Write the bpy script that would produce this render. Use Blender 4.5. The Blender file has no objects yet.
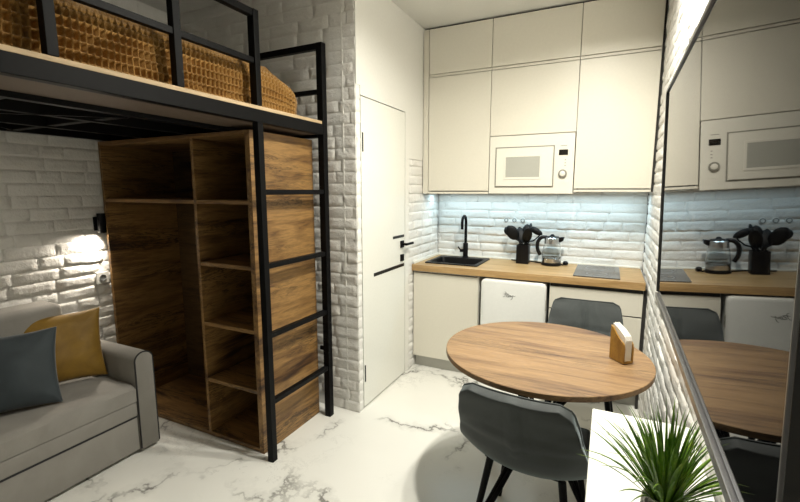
import bpy, bmesh, math, random
from mathutils import Vector, Matrix, noise
PI = math.pi
SC = bpy.context.scene
COL = SC.collection
R = random.Random(7)
V = Vector

# ------------------------------------------------------------------ objects
WORLD = {}                                   # name -> world matrix of a thing

def tag(o, label=None, cat=None, group=None, kind=None):
    if label: o['label'] = label
    if cat: o['category'] = cat
    if group: o['group'] = group
    if kind: o['kind'] = kind
    return o

def thing(name, label, cat, loc=(0, 0, 0), rot=(0, 0, 0), group=None):
    o = bpy.data.objects.new(name, None)
    o.empty_display_size = 0.05
    COL.objects.link(o)
    o.location = loc
    o.rotation_euler = rot
    tag(o, label, cat, group)
    return o

def obj(name, bm, mat, parent=None, smooth=False, local=False, base=None, sharp=None):
    """links a bmesh as ONE mesh object.  local=True: verts are already in the parent's space;
    otherwise they are world coordinates of an unrotated parent (offset removed)."""
    off = V((0, 0, 0))
    if parent is not None and not local:
        p = parent
        while p is not None:
            off += p.location
            p = p.parent
    if parent is None and not local:
        if base is None:
            xs = [v.co.x for v in bm.verts]; ys = [v.co.y for v in bm.verts]; zs = [v.co.z for v in bm.verts]
            base = V(((min(xs)+max(xs))/2, (min(ys)+max(ys))/2, min(zs)))
        off = V(base)
    if off.length > 0:
        bmesh.ops.translate(bm, verts=bm.verts, vec=-off)
    bmesh.ops.recalc_face_normals(bm, faces=bm.faces)
    me = bpy.data.meshes.new(name)
    bm.to_mesh(me); bm.free()
    for m in (mat if isinstance(mat, (list, tuple)) else [mat]):
        me.materials.append(m)
    if smooth:
        me.polygons.foreach_set('use_smooth', [True]*len(me.polygons))
        if sharp:
            me.set_sharp_from_angle(angle=math.radians(sharp))
    o = bpy.data.objects.new(name, me)
    COL.objects.link(o)
    if parent is not None:
        o.parent = parent
    elif not local:
        o.location = off
    return o

def mod(o, kind, **kw):
    m = o.modifiers.new(kind.lower(), kind)
    for k, v in kw.items():
        setattr(m, k, v)
    return m

def NB(): return bmesh.new()

def box(bm, x0, x1, y0, y1, z0, z1, bev=0.0, seg=2):
    r = bmesh.ops.create_cube(bm, size=1.0)
    vs = r['verts']
    for v in vs:
        v.co = V((x0+(v.co.x+.5)*(x1-x0), y0+(v.co.y+.5)*(y1-y0), z0+(v.co.z+.5)*(z1-z0)))
    if bev > 0:
        es = list({e for v in vs for e in v.link_edges})
        bmesh.ops.bevel(bm, geom=es, offset=bev, segments=seg, affect='EDGES', profile=0.5)
    return bm

def ring_loft(bm, rings, closed=True, cap=True):
    vr = [[bm.verts.new(p) for p in r] for r in rings]
    n = len(vr[0])
    for a, b in zip(vr[:-1], vr[1:]):
        for i in range(n if closed else n-1):
            j = (i+1) % n
            bm.faces.new((a[i], a[j], b[j], b[i]))
    if cap and closed:
        bm.faces.new(list(reversed(vr[0]))); bm.faces.new(vr[-1])
    return vr

def tube(bm, pts, rad, n=10, square=False, cap=True):
    pts = [V(p) for p in pts]
    rads = rad if isinstance(rad, (list, tuple)) else [rad]*len(pts)
    rings = []; prev = None
    for i, p in enumerate(pts):
        if i == 0: t = pts[1]-pts[0]
        elif i == len(pts)-1: t = pts[-1]-pts[-2]
        else: t = (pts[i+1]-pts[i]).normalized()+(pts[i]-pts[i-1]).normalized()
        t.normalize()
        if prev is None:
            up = V((0, 0, 1)) if abs(t.z) < .9 else V((0, 1, 0))
            a = t.cross(up).normalized()
        else:
            a = (prev-t*prev.dot(t)).normalized()
        prev = a
        b = t.cross(a)
        k = 4 if square else n
        off = PI/4 if square else 0
        s = math.sqrt(2) if square else 1
        rings.append([p+rads[i]*s*(math.cos(off+2*PI*q/k)*a+math.sin(off+2*PI*q/k)*b) for q in range(k)])
    ring_loft(bm, rings, cap=cap)
    return bm

def smooth_path(pts, k=6):
    pts = [V(p) for p in pts]; out = []
    P = [pts[0]*2-pts[1]]+pts+[pts[-1]*2-pts[-2]]
    for i in range(1, len(P)-2):
        a, b, c, d = P[i-1], P[i], P[i+1], P[i+2]
        for q in range(k):
            t = q/k
            out.append(.5*((2*b)+(c-a)*t+(2*a-5*b+4*c-d)*t*t+(3*b-a-3*c+d)*t**3))
    out.append(pts[-1])
    return out

def lathe(bm, prof, c=(0, 0, 0), n=32, cap=True):
    rings = [[V((c[0]+r*math.cos(2*PI*i/n), c[1]+r*math.sin(2*PI*i/n), c[2]+z)) for i in range(n)] for r, z in prof]
    ring_loft(bm, rings, cap=cap)
    return bm

def prism(bm, poly, axis, a, b, bev=0):
    """extrude a 2-D polygon along axis (0,1,2) between a and b"""
    def P(u, v, w):
        return V((w, u, v)) if axis == 0 else V((u, w, v)) if axis == 1 else V((u, v, w))
    r0 = [bm.verts.new(P(u, v, a)) for u, v in poly]
    r1 = [bm.verts.new(P(u, v, b)) for u, v in poly]
    n = len(poly); fs = []
    for i in range(n):
        j = (i+1) % n
        fs.append(bm.faces.new((r0[i], r0[j], r1[j], r1[i])))
    fs.append(bm.faces.new(list(reversed(r0)))); fs.append(bm.faces.new(r1))
    if bev:
        es = list({e for f in fs for e in f.edges})
        bmesh.ops.bevel(bm, geom=es, offset=bev, segments=2, affect='EDGES', profile=.5)
    return bm

def rrect(w, h, r, cx=0, cy=0, k=6):
    out = []
    for sx, sy, a0 in ((1, 1, 0), (-1, 1, 90), (-1, -1, 180), (1, -1, 270)):
        for i in range(k+1):
            a = math.radians(a0+90*i/k)
            out.append((cx+sx*(w/2-r)+r*math.cos(a), cy+sy*(h/2-r)+r*math.sin(a)))
    return out

# ------------------------------------------------------------------ materials
def lin(c):
    return tuple(((x/12.92) if x <= .04045 else ((x+.055)/1.055)**2.4) for x in c)
def hexc(h):
    h = h.lstrip('#'); return lin(tuple(int(h[i:i+2], 16)/255 for i in (0, 2, 4)))

class N:
    def __init__(s, name):
        s.m = bpy.data.materials.new(name); s.m.use_nodes = True
        s.t = s.m.node_tree; s.t.nodes.clear()
        s.out = s.n('ShaderNodeOutputMaterial')
        s.b = s.n('ShaderNodeBsdfPrincipled')
        s.l(s.b.outputs[0], s.out.inputs[0])
        s.tc = s.n('ShaderNodeTexCoord')
    def n(s, ty, **kw):
        x = s.t.nodes.new(ty)
        for k, v in kw.items(): setattr(x, k, v)
        return x
    def l(s, a, b): s.t.links.new(a, b)
    def set(s, **kw):
        for k, v in kw.items(): s.b.inputs[k.replace('_', ' ')].default_value = v
    def mapping(s, scale=(1, 1, 1), rot=(0, 0, 0), loc=(0, 0, 0), src=None):
        m = s.n('ShaderNodeMapping')
        m.inputs['Scale'].default_value = scale; m.inputs['Rotation'].default_value = rot; m.inputs['Location'].default_value = loc
        s.l(src or s.tc.outputs['Object'], m.inputs[0]); return m.outputs[0]
    def noise(s, vec, scale=5, detail=4, rough=.5, dist=0):
        x = s.n('ShaderNodeTexNoise')
        x.inputs['Scale'].default_value = scale; x.inputs['Detail'].default_value = detail
        x.inputs['Roughness'].default_value = rough; x.inputs['Distortion'].default_value = dist
        s.l(vec, x.inputs['Vector']); return x.outputs['Fac']
    def ramp(s, fac, stops):
        r = s.n('ShaderNodeValToRGB'); e = r.color_ramp.elements
        while len(e) < len(stops): e.new(.5)
        for q, (p, c) in zip(e, stops):
            q.position = p; q.color = (*c, 1) if len(c) == 3 else c
        s.l(fac, r.inputs[0]); return r.outputs[0]
    def math(s, op, a, b=None):
        x = s.n('ShaderNodeMath', operation=op)
        for i, q in enumerate((a, b)):
            if q is None: continue
            if isinstance(q, (int, float)): x.inputs[i].default_value = q
            else: s.l(q, x.inputs[i])
        return x.outputs[0]
    def mix(s, fac, a, b, mode='MIX'):
        x = s.n('ShaderNodeMix', data_type='RGBA', blend_type=mode)
        for i, q in ((0, fac), (6, a), (7, b)):
            if isinstance(q, (int, float)): x.inputs[i].default_value = q
            elif isinstance(q, tuple): x.inputs[i].default_value = (*q, 1)
            else: s.l(q, x.inputs[i])
        return x.outputs[2]
    def bump(s, h, strength=.3, dist=.01):
        x = s.n('ShaderNodeBump'); x.inputs['Strength'].default_value = strength; x.inputs['Distance'].default_value = dist
        s.l(h, x.inputs['Height']); s.l(x.outputs[0], s.b.inputs['Normal'])
    def col(s, c): s.l(c, s.b.inputs['Base Color'])

def plain(name, c, rough=.5, metal=0, bump=0, bscale=60, **kw):
    a = N(name)
    vec = a.mapping()
    nz = a.noise(vec, bscale, 3)
    d = tuple(x*.93 for x in c)
    a.col(a.mix(nz, d, c))
    a.set(Roughness=rough, Metallic=metal)
    if bump: a.bump(nz, bump, .004)
    for k, v in kw.items(): a.b.inputs[k.replace('_', ' ')].default_value = v
    return a.m

M = {}
M['paint'] = plain('white_wall_paint', (.80, .79, .74), .6, bump=.05)
M['ceil'] = plain('ceiling_paint', (.74, .735, .69), .7)
M['cab'] = plain('matt_cream_front', (.755, .72, .62), .38)
M['cabin'] = plain('white_carcass', (.74, .73, .68), .5)
M['door'] = plain('door_white', (.80, .80, .74), .35)
M['gap'] = plain('dark_gap', (.03, .028, .025), .8)
M['black'] = plain('black_powder_metal', (.004, .004, .0045), .45, bump=.03, Specular_IOR_Level=.10)
M['blackplastic'] = plain('black_plastic', (.005, .005, .006), .3, Specular_IOR_Level=.25)
M['blacksilicone'] = plain('black_silicone', (.004, .0045, .005), .45, Specular_IOR_Level=.2)
M['graniteblack'] = plain('black_granite_sink', (.004, .004, .0045), .4, Specular_IOR_Level=.2, bump=.05, bscale=300)
M['steel'] = plain('brushed_steel', (.55, .55, .55), .22, 1)
M['silver'] = plain('silver_bezel', (.16, .16, .165), .30, .9)
M['whitegloss'] = plain('fridge_white_gloss', (.80, .81, .78), .16)
M['mwave'] = plain('microwave_cream', (.79, .765, .675), .3)
M['mglass'] = plain('microwave_glass', (.44, .44, .39), .15)
M['mline'] = plain('microwave_trim', (.27, .26, .22), .35)
M['plinth'] = plain('plinth_grey', (.55, .54, .49), .45)
M['console'] = plain('console_white', (.84, .85, .79), .3)
M['screen'] = plain('tv_screen_black_glass', (.004, .004, .005), .015, 0, IOR=1.19)
M['tvback'] = plain('tv_black_casing', (.012, .012, .012), .4)
M['socket'] = plain('socket_white', (.78, .78, .74), .3)
M['sockhole'] = plain('socket_grey', (.22, .23, .23), .5)
M['logo'] = plain('logo_grey', (.16, .16, .15), .3, .6)
M['display'] = plain('display_black', (.015, .013, .01), .15)
M['napkin'] = plain('napkin_paper', (.86, .82, .74), .8, bump=.1, bscale=40)
M['pipe'] = plain('dark_piping', (.018, .018, .02), .8)
M['lens'] = plain('hob_ring', (.20, .20, .20), .3)

def hobm():
    a = N('hob_black_glass'); v = a.mapping()
    n = a.noise(v, 400, 2)
    a.col(a.ramp(n, [(.35, (.02, .02, .022)), (.75, (.10, .10, .10))])); a.set(Roughness=.12)
    return a.m
M['hob'] = hobm()

def glassm():
    a = N('kettle_glass'); v = a.mapping(); n = a.noise(v, 20, 1)
    a.col(a.mix(n, (.93, .96, .96), (.97, .98, .98))); a.set(Roughness=.02, IOR=1.42); a.b.inputs['Transmission Weight'].default_value = 1
    return a.m
M['glass'] = glassm()

def brickm():
    a = N('whitewashed_brick'); v = a.mapping()
    n1 = a.noise(v, 9, 5, .6); n2 = a.noise(v, 55, 4, .6); n3 = a.noise(a.mapping((1, 1, 3)), 3.5, 2)
    a.col(a.mix(n3, (.70, .685, .645), (.82, .81, .775)))
    h = a.math('ADD', a.math('MULTIPLY', n1, 1.4), a.math('MULTIPLY', n2, .6))
    a.set(Roughness=.62); a.bump(h, .55, .012)
    return a.m
M['brick'] = brickm()

def marble():
    a = N('white_marble_tile')
    v0 = a.mapping((1, 1, 1))
    warp = a.n('ShaderNodeTexNoise'); warp.inputs['Scale'].default_value = 1.6; warp.inputs['Detail'].default_value = 6; warp.inputs['Roughness'].default_value = .62
    a.l(v0, warp.inputs['Vector'])
    w = a.n('ShaderNodeVectorMath', operation='MULTIPLY_ADD'); a.l(warp.outputs['Color'], w.inputs[0])
    w.inputs[1].default_value = (.75, .75, .75); a.l(v0, w.inputs[2])
    vor = a.n('ShaderNodeTexVoronoi', feature='DISTANCE_TO_EDGE'); vor.inputs['Scale'].default_value = 1.5
    m2 = a.mapping((1, .75, 1), (0, 0, .7), (3.1, 1.7, 0), src=w.outputs[0]); a.l(m2, vor.inputs['Vector'])
    vein = a.ramp(vor.outputs['Distance'], [(0, (1, 1, 1)), (.007, (.8, .8, .8)), (.018, (.2, .2, .2)), (.07, (0, 0, 0))])
    mask = a.ramp(a.noise(a.mapping(loc=(5, 2, 0)), 2.2, 3), [(.43, (0, 0, 0)), (.57, (1, 1, 1))])
    vf = a.math('MULTIPLY', vein, mask)
    n2 = a.noise(w.outputs[0], 2.4, 8, .7)
    v2 = a.ramp(a.math('ABSOLUTE', a.math('SUBTRACT', n2, .5)), [(0, (1, 1, 1)), (.006, (.6, .6, .6)), (.018, (0, 0, 0))])
    mask2 = a.ramp(a.noise(a.mapping(loc=(9, 4, 0)), 1.7, 2), [(.50, (0, 0, 0)), (.68, (1, 1, 1))])
    vf2 = a.math('MULTIPLY', a.math('MULTIPLY', v2, mask2), .35)
    cloud = a.ramp(a.noise(w.outputs[0], 1.1, 5), [(.35, (.83, .82, .765)), (.7, (.78, .775, .725))])
    tot = a.math('MINIMUM', a.math('ADD', vf, vf2), 1.0)
    c = a.mix(a.math('MULTIPLY', tot, .9), cloud, (.14, .135, .12))
    a.col(c); a.set(Roughness=.22); a.b.inputs['Specular IOR Level'].default_value = .35
    return a.m
M['marble'] = marble()

def wood(name, stops, scale, streak=1.0, rough=.5, seed=0, crack=.0, bump=.06):
    """scale: coordinate scale, small along the grain"""
    a = N(name)
    v = a.mapping(scale, loc=(seed*1.7, seed*.9, seed*2.3))
    n1 = a.noise(v, 1.0, 6, .62, 1.1)
    n2 = a.noise(a.mapping(tuple(q*3.1 for q in scale), loc=(seed, 3, 1)), 1.0, 5, .6, .4)
    n3 = a.noise(a.mapping(tuple(q*.45 for q in scale), loc=(2, seed, 7)), 1.0, 3, .55, 1.8)
    f = a.math('ADD', a.math('MULTIPLY', n1, .55), a.math('ADD', a.math('MULTIPLY', n2, .2), a.math('MULTIPLY', n3, .25*streak)))
    c = a.ramp(f, stops)
    cn = a.noise(a.mapping(tuple(q*1.7 for q in scale), loc=(seed*3, 5, seed)), 1.0, 7, .68, 1.6)
    line = a.ramp(a.math('ABSOLUTE', a.math('SUBTRACT', cn, .5)), [(0, (1, 1, 1)), (.012, (.75, .75, .75)), (.045, (0, 0, 0))])
    lm = a.ramp(a.noise(a.mapping(tuple(q*.6 for q in scale), loc=(seed, seed*2, 4)), 1.0, 3), [(.42, (0, 0, 0)), (.60, (1, 1, 1))])
    c = a.mix(a.math('MULTIPLY', a.math('MULTIPLY', line, lm), crack), c, tuple(x*.22 for x in stops[0][1]))
    fine = a.noise(a.mapping(tuple(q*14 for q in scale)), 1.0, 3, .6)
    c = a.mix(.35, c, a.ramp(fine, [(.35, (.45, .45, .45)), (.6, (1, 1, 1))]), 'MULTIPLY')
    a.col(c); a.set(Roughness=rough); a.bump(fine, bump, .004)
    return a.m
W1 = [(.36, (.010, .005, .003)), (.43, (.060, .026, .010)), (.50, (.19, .098, .030)), (.60, (.34, .190, .062)), (.72, (.14, .066, .022))]
M['oakY'] = wood('rustic_oak_grain_along_depth', W1, (11, 1.3, 11), 1.5, .5, 1, .85)
M['oakX'] = wood('rustic_oak_grain_along_width', W1, (1.3, 11, 11), 1.5, .5, 2, .85)
WB = [(p_, tuple(q*.36 for q in c_)) for p_, c_ in W1]  # back board: the wardrobe oak with every tone scaled darker
M['oakback'] = wood('darkened_oak_back_board', WB, (1.3, 11, 11), 1.5, .6, 3, .6)
W2 = [(.36, (.050, .025, .012)), (.44, (.17, .092, .044)), (.54, (.275, .165, .075)), (.66, (.34, .21, .100))]
M['table'] = wood('table_oak', W2, (1.3, 15, 15), 1.3, .5, 4, .5)
W3 = [(.36, (.38, .23, .09)), (.52, (.52, .34, .155)), (.68, (.58, .395, .195))]
M['worktop'] = wood('worktop_light_oak', W3, (1.2, 16, 16), .6, .42, 5)
W4 = [(.36, (.26, .13, .022)), (.52, (.42, .235, .045)), (.68, (.52, .31, .07))]
M['napwood'] = wood('varnished_wood', W4, (20, 20, 5), .8, .35, 6)
W5 = [(.36, (.50, .36, .20)), (.6, (.66, .50, .31))]
M['board'] = wood('pale_plywood', W5, (8, .8, 8), .6, .6, 7)

def fabric(name, c1, c2, sheen=.2, fine=420, rough=.85, big=4, bump=.25, tint=(1, 1, 1)):
    a = N(name); v = a.mapping()
    n1 = a.noise(v, fine, 2); n2 = a.noise(v, big, 4, .6, .8)
    a.col(a.mix(.25, a.mix(a.ramp(n2, [(.35, (0, 0, 0)), (.65, (1, 1, 1))]), c1, c2), a.ramp(n1, [(.3, (.3, .3, .3)), (.7, (1, 1, 1))]), 'MULTIPLY'))
    a.set(Roughness=rough); a.b.inputs['Sheen Weight'].default_value = sheen; a.b.inputs['Sheen Roughness'].default_value = .4
    a.b.inputs['Sheen Tint'].default_value = (*tint, 1)
    a.bump(n1, bump, .003)
    return a.m
M['sofa'] = fabric('warm_grey_sofa_weave', (.26, .245, .22), (.30, .285, .255), .1, 500)
M['velvet'] = fabric('slate_grey_velvet', (.032, .038, .038), (.056, .066, .065), .35, 600, .7, 6, .1, (.8, .95, 1))
M['teal'] = fabric('slate_blue_cushion', (.024, .034, .040), (.034, .047, .054), .3, 500, .7, 5)
M['mustard'] = fabric('mustard_velvet', (.19, .10, .006), (.27, .15, .010), .25, 500, .6, 6)
def blanketm():
    a = N('caramel_waffle_wool'); v = a.mapping()
    n1 = a.noise(v, 260, 3); n2 = a.noise(v, 12, 3)
    a.col(a.mix(.35, a.mix(n2, (.30, .145, .026), (.46, .25, .060)), a.ramp(n1, [(.3, (.25, .22, .18)), (.65, (1, 1, 1))]), 'MULTIPLY'))
    a.set(Roughness=.9); a.bump(n1, .5, .004); a.b.inputs['Sheen Weight'].default_value = .2
    return a.m
M['blanket'] = blanketm()
def leafm():
    a = N('grass_blade_green'); v = a.mapping()
    n = a.noise(v, 35, 3)
    a.col(a.ramp(n, [(.3, (.030, .10, .006)), (.52, (.12, .25, .015)), (.75, (.32, .44, .05))])); a.set(Roughness=.38)
    return a.m
M['leaf'] = leafm()
def potm():
    a = N('speckled_stone_pot'); v = a.mapping(); n = a.noise(v, 90, 3)
    a.col(a.ramp(n, [(.40, (.06, .06, .05)), (.5, (.40, .39, .35)), (.62, (.66, .65, .60))])); a.set(Roughness=.6); a.bump(n, .5, .004)
    return a.m
M['pot'] = potm()
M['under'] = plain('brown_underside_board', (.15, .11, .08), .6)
M['soil'] = plain('dark_soil', (.03, .022, .014), .9, bump=.6, bscale=120)

# ------------------------------------------------------------------ room constants
ZC = 2.80                      # ceiling
XL, XD, XR = -3.02, -1.44, 0.265
YA, YB, YF = 2.337, 3.79, -1.25
DB = 0.0068                     # how far a brick stands out of its mortar

def brick_panel(bm, O, U, Nn, ulen, v0, v1, seed=0, bl=.235, row=.0735, joint=.005, DB=DB):
    """irregular plaster bricks: every brick is its own little relief in the wall's mesh"""
    rr = random.Random(seed)
    O, U, Nn = V(O), V(U), V(Nn); Z = V((0, 0, 1))
    q = [bm.verts.new(O+U*a+Z*b-Nn*DB) for a, b in ((0, v0), (ulen, v0), (ulen, v1), (0, v1))]
    bm.faces.new(q)
    k0 = math.floor(v0/row); k = k0
    while k*row < v1-.01:
        za, zb = max(v0, k*row), min(v1, (k+1)*row)
        u = -rr.random()*bl if k % 2 else -rr.random()*bl*.4-.5*bl
        while u < ulen:
            L = bl*rr.choice((1, 1, 1, .85, 1.1, .55))
            ua, ub = max(0, u), min(ulen, u+L)
            u += L
            if ub-ua < .02 or zb-za < .02: continue
            j = joint*.5
            a0, a1, b0, b1 = ua+j*rr.uniform(.5, 1.3), ub-j*rr.uniform(.5, 1.3), za+j*rr.uniform(.4, 1.4), zb-j*rr.uniform(.4, 1.4)
            us = [0, .045, .22, .42, .6, .8, .955, 1]
            vs = [0, .13, .38, .68, .87, 1]
            D = DB*rr.uniform(.75, 1.15)
            tilt = rr.uniform(-.003, .003)
            g = []
            for iu, s in enumerate(us):
                c = []
                for iv, t in enumerate(vs):
                    edge = iu in (0, 7) or iv in (0, 5)
                    uu = a0+(a1-a0)*s; vv = b0+(b1-b0)*t
                    d = -DB if edge else -DB+D+tilt*(t-.5)*2+.85*DB*(noise.noise(V((uu*14+seed*3, vv*22, k*.37+seed)))-.1)
                    if not edge:
                        vv += rr.uniform(-.0025, .0025)
                    else:
                        uu += rr.uniform(-.0025, .0025); vv += rr.uniform(-.0015, .0015)
                        uu = min(max(uu, 0), ulen); vv = min(max(vv, v0), v1)
                    c.append(bm.verts.new(O+U*uu+Z*vv+Nn*d))
                g.append(c)
            for iu in range(7):
                for iv in range(5):
                    bm.faces.new((g[iu][iv], g[iu+1][iv], g[iu+1][iv+1], g[iu][iv+1]))
        k += 1

def structure(name, bm, m, smooth=False, sharp=None):
    o = obj(name, bm, m, smooth=smooth, sharp=sharp)
    o['kind'] = 'structure'
    return o

# floor / ceiling
b = NB(); box(b, XL-.1, XR+.1, YF-.1, YB+.1, -.05, 0); f = structure('floor', b, M['marble'])
b = NB(); box(b, XL-.1, XR+.1, YF-.1, YB+.1, ZC, ZC+.05); structure('ceiling', b, M['ceil'])
# brick walls
b = NB(); brick_panel(b, (XL, YF, 0), (0, 1, 0), (1, 0, 0), YA-YF, 0, ZC, 11); structure('wall_left', b, M['brick'], True, 50)
b = NB(); brick_panel(b, (XL, YA, 0), (1, 0, 0), (0, -1, 0), XD-XL, 0, ZC, 12, DB=.0045)
structure('wall_alcove', b, M['brick'], True, 50)
b = NB(); brick_panel(b, (XD, YA, 0), (0, 1, 0), (1, 0, 0), .058, 0, 2.15, 13, DB=.0045); structure('wall_corner', b, M['brick'], True, 50)
b = NB(); brick_panel(b, (XD, YB, 0), (1, 0, 0), (0, -1, 0), XR-XD, .6, 1.75, 24)
box(b, XD-.01, XR, YB+.012, YB+.05, 0, ZC)
structure('wall_back', b, M['brick'], True, 50)
b = NB(); brick_panel(b, (XD, 3.125, 0), (0, 1, 0), (1, 0, 0), YB-3.125, 0, 1.75, 25); structure('wall_kitchen_side', b, M['brick'], True, 50)
b = NB(); brick_panel(b, (XR, YF, 0), (0, 1, 0), (-1, 0, 0), YB-YF, 0, ZC, 16); structure('wall_right', b, M['brick'], True, 50)
b = NB(); box(b, XL-.05, XR+.05, YF-.05, YF, 0, ZC); structure('wall_front', b, M['paint'])
# door wall: around the opening (leaf y 2.405..3.05, top 2.09)
D0, D1, DH = 2.402, 3.053, 2.088
b = NB()
box(b, XD-.09, XD, YA+.012, D0-.006, 2.15, ZC); box(b, XD-.09, XD-.014, YA+.012, D0-.006, 0, 2.15)
box(b, XD-.09, XD, D0-.006, D1+.006, DH+.006, ZC); box(b, XD-.09, XD, D1+.006, 3.125, 0, ZC)
box(b, XD-.09, XD, 3.125, YB+.012, 1.75, ZC); box(b, XD-.09, XD-.014, 3.125, YB+.012, 0, 1.75)
box(b, XD-.10, XD-.09, YA, YB, 0, ZC)
structure('wall_door', b, M['paint'])
# flush concealed door
dr = thing('door_1', 'plain white flush interior door with black handle and black inlay strips', 'door', (XD-.02, (D0+D1)/2, 0))
dr['kind'] = 'structure'
b = NB(); box(b, XD-.040, XD-.001, D0, D1, .012, DH, .002); obj('door_leaf', b, M['door'], dr)
b = NB(); box(b, XD-.055, XD-.042, D0-.006, D1+.006, 0, DH+.006); obj('door_frame', b, M['gap'], dr)
b = NB(); box(b, XD-.003, XD+.001, 2.55, D1-.016, .906, .930); obj('inlay_strip', b, M['blackplastic'], dr)
b = NB(); box(b, XD-.003, XD+.001, 2.845, D1-.016, 1.138, 1.158); obj('inlay_strip', b, M['blackplastic'], dr)
for z in (.25, 1.807):
    b = NB(); box(b, XD-.004, XD+.003, D0+.010, D0+.022, z-.06, z+.06, .002); obj('hinge', b, M['blackplastic'], dr)
b = NB(); box(b, XD-.002, XD+.010, 2.968, 3.022, 1.058, 1.112, .003); rose = obj('handle_rose', b, M['black'], dr)
b = NB(); tube(b, [(XD+.008, 2.995, 1.085), (XD+.045, 2.995, 1.085)], .010); box(b, XD+.038, XD+.056, 2.985, 3.105, 1.077, 1.095, .004)
obj('lever', b, M['black'], rose, local=False)
b = NB(); box(b, XD-.002, XD+.010, 2.968, 3.022, .951, 1.005, .003); obj('lock_plate', b, M['black'], dr)

# ------------------------------------------------------------------ kitchen
YU = 3.40                      # front of the upper doors
def door_panel(name, parent, x0, x1, z0, z1, yf, m, th=.018, bev=.0015):
    b = NB(); box(b, x0, x1, yf, yf+th, z0, z1, bev)
    return obj(name, b, m, parent)
def carcass(parent, x0, x1, z0, z1, yf, yb, m, top=True):
    """open-fronted box"""
    b = NB(); t = .016
    box(b, x0, x0+t, yf, yb, z0, z1); box(b, x1-t, x1, yf, yb, z0, z1)
    box(b, x0+t, x1-t, yf, yb, z0, z0+t); box(b, x0+t, x1-t, yf, yb if top else yf+.06, z1-t, z1); box(b, x0+t, x1-t, yb-.006, yb, z0+t, z1-t)
    return obj('body', b, m, parent)

XU = [-1.388, -.870, -.243, .252]
g = .0022
tops = ['top cupboard with plain cream door nearest the room door', 'top cupboard with plain cream door above the microwave column', 'top cupboard with plain cream door beside the brick wall']
lows = ['tall wall cupboard with cream door over the sink', 'square wall cupboard with cream door directly above the microwave', 'tall wall cupboard with cream door over the hob']
for i in range(3):
    x0, x1 = XU[i], XU[i+1]
    t = thing('upper_cabinet', tops[i], 'cabinet', ((x0+x1)/2, YU, 2.412), group='top row of kitchen cupboards')
    carcass(t, x0+.001, x1-.001, 2.412, 2.786, YU+.019, 3.775, M['cabin'])
    door_panel('door', t, x0+g, x1-g, 2.436, 2.786-g, YU, M['cab'])
    b = NB(); box(b, x0+g, x1-g, YU+.006, YU+.018, 2.414, 2.432, .001); obj('grip_rail', b, M['cab'], t)
    zb = (1.496, 1.918, 1.512)[i]
    t = thing('upper_cabinet', lows[i], 'cabinet', ((x0+x1)/2, YU, zb), group='lower row of wall cupboards')
    if i == 1:
        carcass(t, x0+.001, x1-.001, zb, 2.410, YU+.019, 3.775, M['cabin'])
    else:
        carcass(t, x0+.001, x1-.001, zb-.022, 2.410, YU+.019, 3.775, M['cabin'])
    door_panel('door', t, x0+g, x1-g, zb+g, 2.408, YU, M['cab'])
    if i != 1:
        b = NB(); box(b, x0+g, x1-g, YU+.003, YU+.018, zb-.022, zb-.006, .001); obj('light_rail', b, M['cab'], t)
# filler by the door wall
b = NB(); box(b, XD+.004, XU[0]-.003, YU+.002, YU+.030, 1.474, 2.786, .001)
tag(obj('filler_panel', b, M['cab']), 'narrow cream filler strip closing the cupboards to the door wall', 'filler panel')
# dark strip painted as the shadow in the gap at the brick wall
b = NB(); box(b, XU[3]+.001, XR-.002, YU+.012, YU+.030, 1.49, 2.786)
tag(obj('gap_shade_strip', b, M['gap']), 'thin dark gap strip between upper cupboards and brick wall', 'filler panel')
# shadow gap under the ceiling
b = NB(); box(b, XD+.004, XR-.004, YU+.025, YU+.040, 2.7865, ZC-.0005)
tag(obj('ceiling_gap_strip', b, M['gap']), 'thin dark strip between top cupboards and ceiling', 'filler panel')

# microwave
mw = thing('microwave', 'built-in cream microwave with knob under the middle cupboard', 'microwave', (-.556, YU-.012, 1.476))
x0, x1, z0, z1 = XU[1]+.004, XU[2]-.004, 1.476, 1.914
b = NB(); box(b, x0+.012, x1-.012, YU+.02, 3.75, z0+.01, z1-.008); obj('body', b, M['mwave'], mw)
b = NB(); box(b, x0, x1, YU-.006, YU+.018, z0, z1, .003); fr = obj('front_frame', b, M['mwave'], mw)
b = NB()
for a in ((-.820, -.383, 1.822, 1.830), (-.820, -.383, 1.524, 1.532), (-.820, -.812, 1.532, 1.822), (-.391, -.383, 1.532, 1.822)):
    box(b, a[0], a[1], YU-.009, YU-.0065, a[2], a[3])
obj('door_trim', b, M['mline'], mw)
b = NB(); box(b, -.811, -.392, YU-.018, YU-.0068, 1.533, 1.821, .003); mdoor = obj('door', b, M['mwave'], mw)
b = NB()                                     # raised inner rim of the window
for a in ((-.750, -.470, 1.752, 1.768), (-.750, -.470, 1.584, 1.600), (-.750, -.736, 1.600, 1.752), (-.484, -.470, 1.600, 1.752)):
    box(b, a[0], a[1], YU-.0215, YU-.0185, a[2], a[3], .001)
obj('window_rim', b, M['mwave'], mdoor)
b = NB(); box(b, -.736, -.484, YU-.0200, YU-.0182, 1.600, 1.752); obj('window', b, M['mglass'], mdoor)
b = NB(); box(b, -.353, -.291, YU-.0085, YU-.0062, 1.757, 1.796); obj('display', b, M['display'], mw)
b = NB()
lathe(b, [(.030, 0), (.030, .012), (.026, .016), (.020, .016), (.020, .010), (.0, .010)][:5], (0, 0, 0), 28)
bmesh.ops.rotate(b, verts=b.verts, cent=(0, 0, 0), matrix=Matrix.Rotation(PI/2, 3, 'X'))
bmesh.ops.translate(b, verts=b.verts, vec=(-.321, YU-.0062, 1.623)); kn = obj('knob', b, M['mline'], mw, True, sharp=40)
b = NB(); lathe(b, [(.019, 0), (.019, .018), (.016, .020)], (0, 0, 0), 28)
bmesh.ops.rotate(b, verts=b.verts, cent=(0, 0, 0), matrix=Matrix.Rotation(PI/2, 3, 'X'))
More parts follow.
